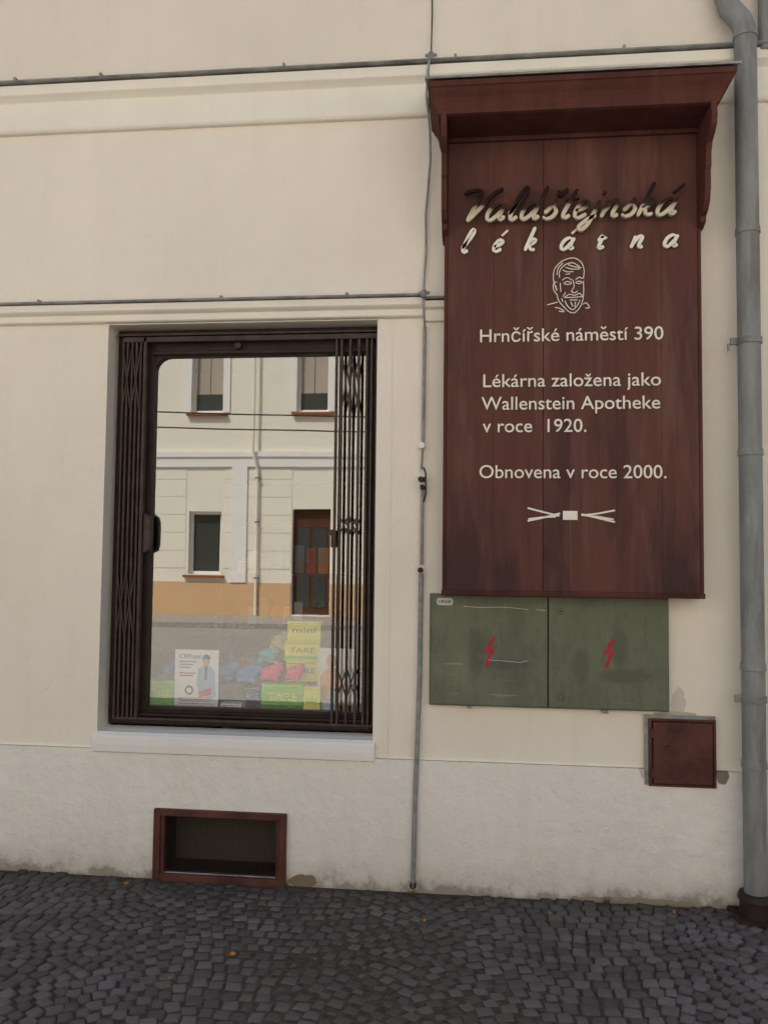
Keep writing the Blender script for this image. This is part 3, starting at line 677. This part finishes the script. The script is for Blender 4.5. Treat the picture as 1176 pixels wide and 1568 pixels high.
boxes('side_walls',[(-24,-23.8,Y-10,Y-.23,0,TOP),(17.8,18,Y-10,Y-.23,0,TOP)],F,OB)
OD=empty('opposite_downpipe')
tube('pipe',[(-5.35,Y+.1,.1),(-5.35,Y+.1,3.7)],.035,M['cream'],OD)
tube('pipe_upper',[(-5.35,Y+.1,3.7),(-5.45,Y+.2,4.2),(-5.45,Y+.16,TOP)],.035,M['cream'],OD)
boxes('brackets',[(-5.40,-5.30,Y,Y+.14,z,z+.04) for z in(1,2.4,3.5)],M['flash'],OD)
boxes('pavement',[(-60,60,-16,-13.6,-.03,.09)],M['street'])
CB=empty('overhead_cable')
for k,(z0,z1,s) in enumerate(((4.5,3.9,.3),(4.1,3.6,.2))):
    pts=[(-14+22*u, -9.0, z0+(z1-z0)*u-s*4*u*(1-u)) for u in [i/16 for i in range(17)]]
    tube('wire',pts,.012,M['black'],CB,3)
boxes('mast',[(-14.06,-13.94,-9.06,-8.94,-.03,6)],M['flash'],CB); boxes('mast_far',[(7.94,8.06,-9.06,-8.94,-.03,6)],M['flash'],CB)

# ------------------------------------------------------------------ fallen leaves
t=NT('leaf_orange'); t.color((.5,.2,.04)); LF=t.set(.7)
v=[];f=[]
for (x,y,s,a) in ((-.93,-.75,.014,.4),(-1.62,-.14,.013,1.2),(.35,-.2,.009,2.),(-.2,-.35,.008,.2),(-1.1,-.95,.008,2.4),(.9,-.12,.009,1.)):
    n=len(v)
    for k in range(8):
        b=k*math.pi/4; r=s*(1.0 if k%2==0 else .62)*(1.5 if k==0 else 1)
        v.append((x+r*math.cos(b+a),y+r*math.sin(b+a),.038+.006*math.sin(b*2)))
    f.append(tuple(range(n,n+8)))
mesh('fallen_leaves',v,f,LF)
t=NT('weed_green'); t.color((.07,.10,.03)); WG=t.set(.7)
v=[];f=[]
for (x,y) in ((-.895,-.03),(-.88,-.035),(.62,-.02),(-.27,-.05)):
    for k in range(14):
        a=random.uniform(0,6.28); h=random.uniform(.012,.04); n=len(v); dx,dy=.01*math.cos(a),.01*math.sin(a)
        v+=[(x+dx-.002,y+dy*.4,.02),(x+dx+.002,y+dy*.4,.02),(x+dx*2.2,y+dy*.8-.006,.02+h)]; f.append((n,n+1,n+2))
mesh('weeds',v,f,WG)

# ------------------------------------------------------------------ light
el,az=math.radians(52),math.radians(-32)
sd=Vector((math.sin(az)*math.cos(el),math.cos(az)*math.cos(el),math.sin(el)))
ld=bpy.data.lights.new('sun','SUN'); ld.energy=5; ld.angle=math.radians(.5); ld.color=(1,.965,.92)
lo=bpy.data.objects.new('sun',ld); lo.rotation_euler=(-sd).to_track_quat('-Z','Y').to_euler(); link(lo)
w=bpy.data.worlds.new('World'); S.world=w; w.use_nodes=True; nt=w.node_tree
sk=nt.nodes.new('ShaderNodeTexSky'); sk.sky_type='NISHITA'; sk.sun_disc=False; sk.sun_elevation=el; sk.sun_rotation=az
sk.air_density=1.5; sk.dust_density=5.0; sk.ozone_density=.9
nt.links.new(sk.outputs[0],nt.nodes['Background'].inputs[0]); nt.nodes['Background'].inputs[1].default_value=.15

# ------------------------------------------------------------------ camera
cd=bpy.data.cameras.new('camera'); cam=bpy.data.objects.new('camera',cd); link(cam)
cd.sensor_fit='VERTICAL'; cd.sensor_height=36; cd.lens=29.11; cd.clip_end=600; cd.clip_start=.05
cam.matrix_world=Matrix.Translation((0,-4,1.6))@Matrix.Rotation(math.radians(6.1),4,'Z')@Matrix.Rotation(math.radians(93.05),4,'X')@Matrix.Rotation(.011,4,'Z')
S.camera=cam
S.view_settings.view_transform='Standard'; S.view_settings.look='None'; S.view_settings.exposure=0
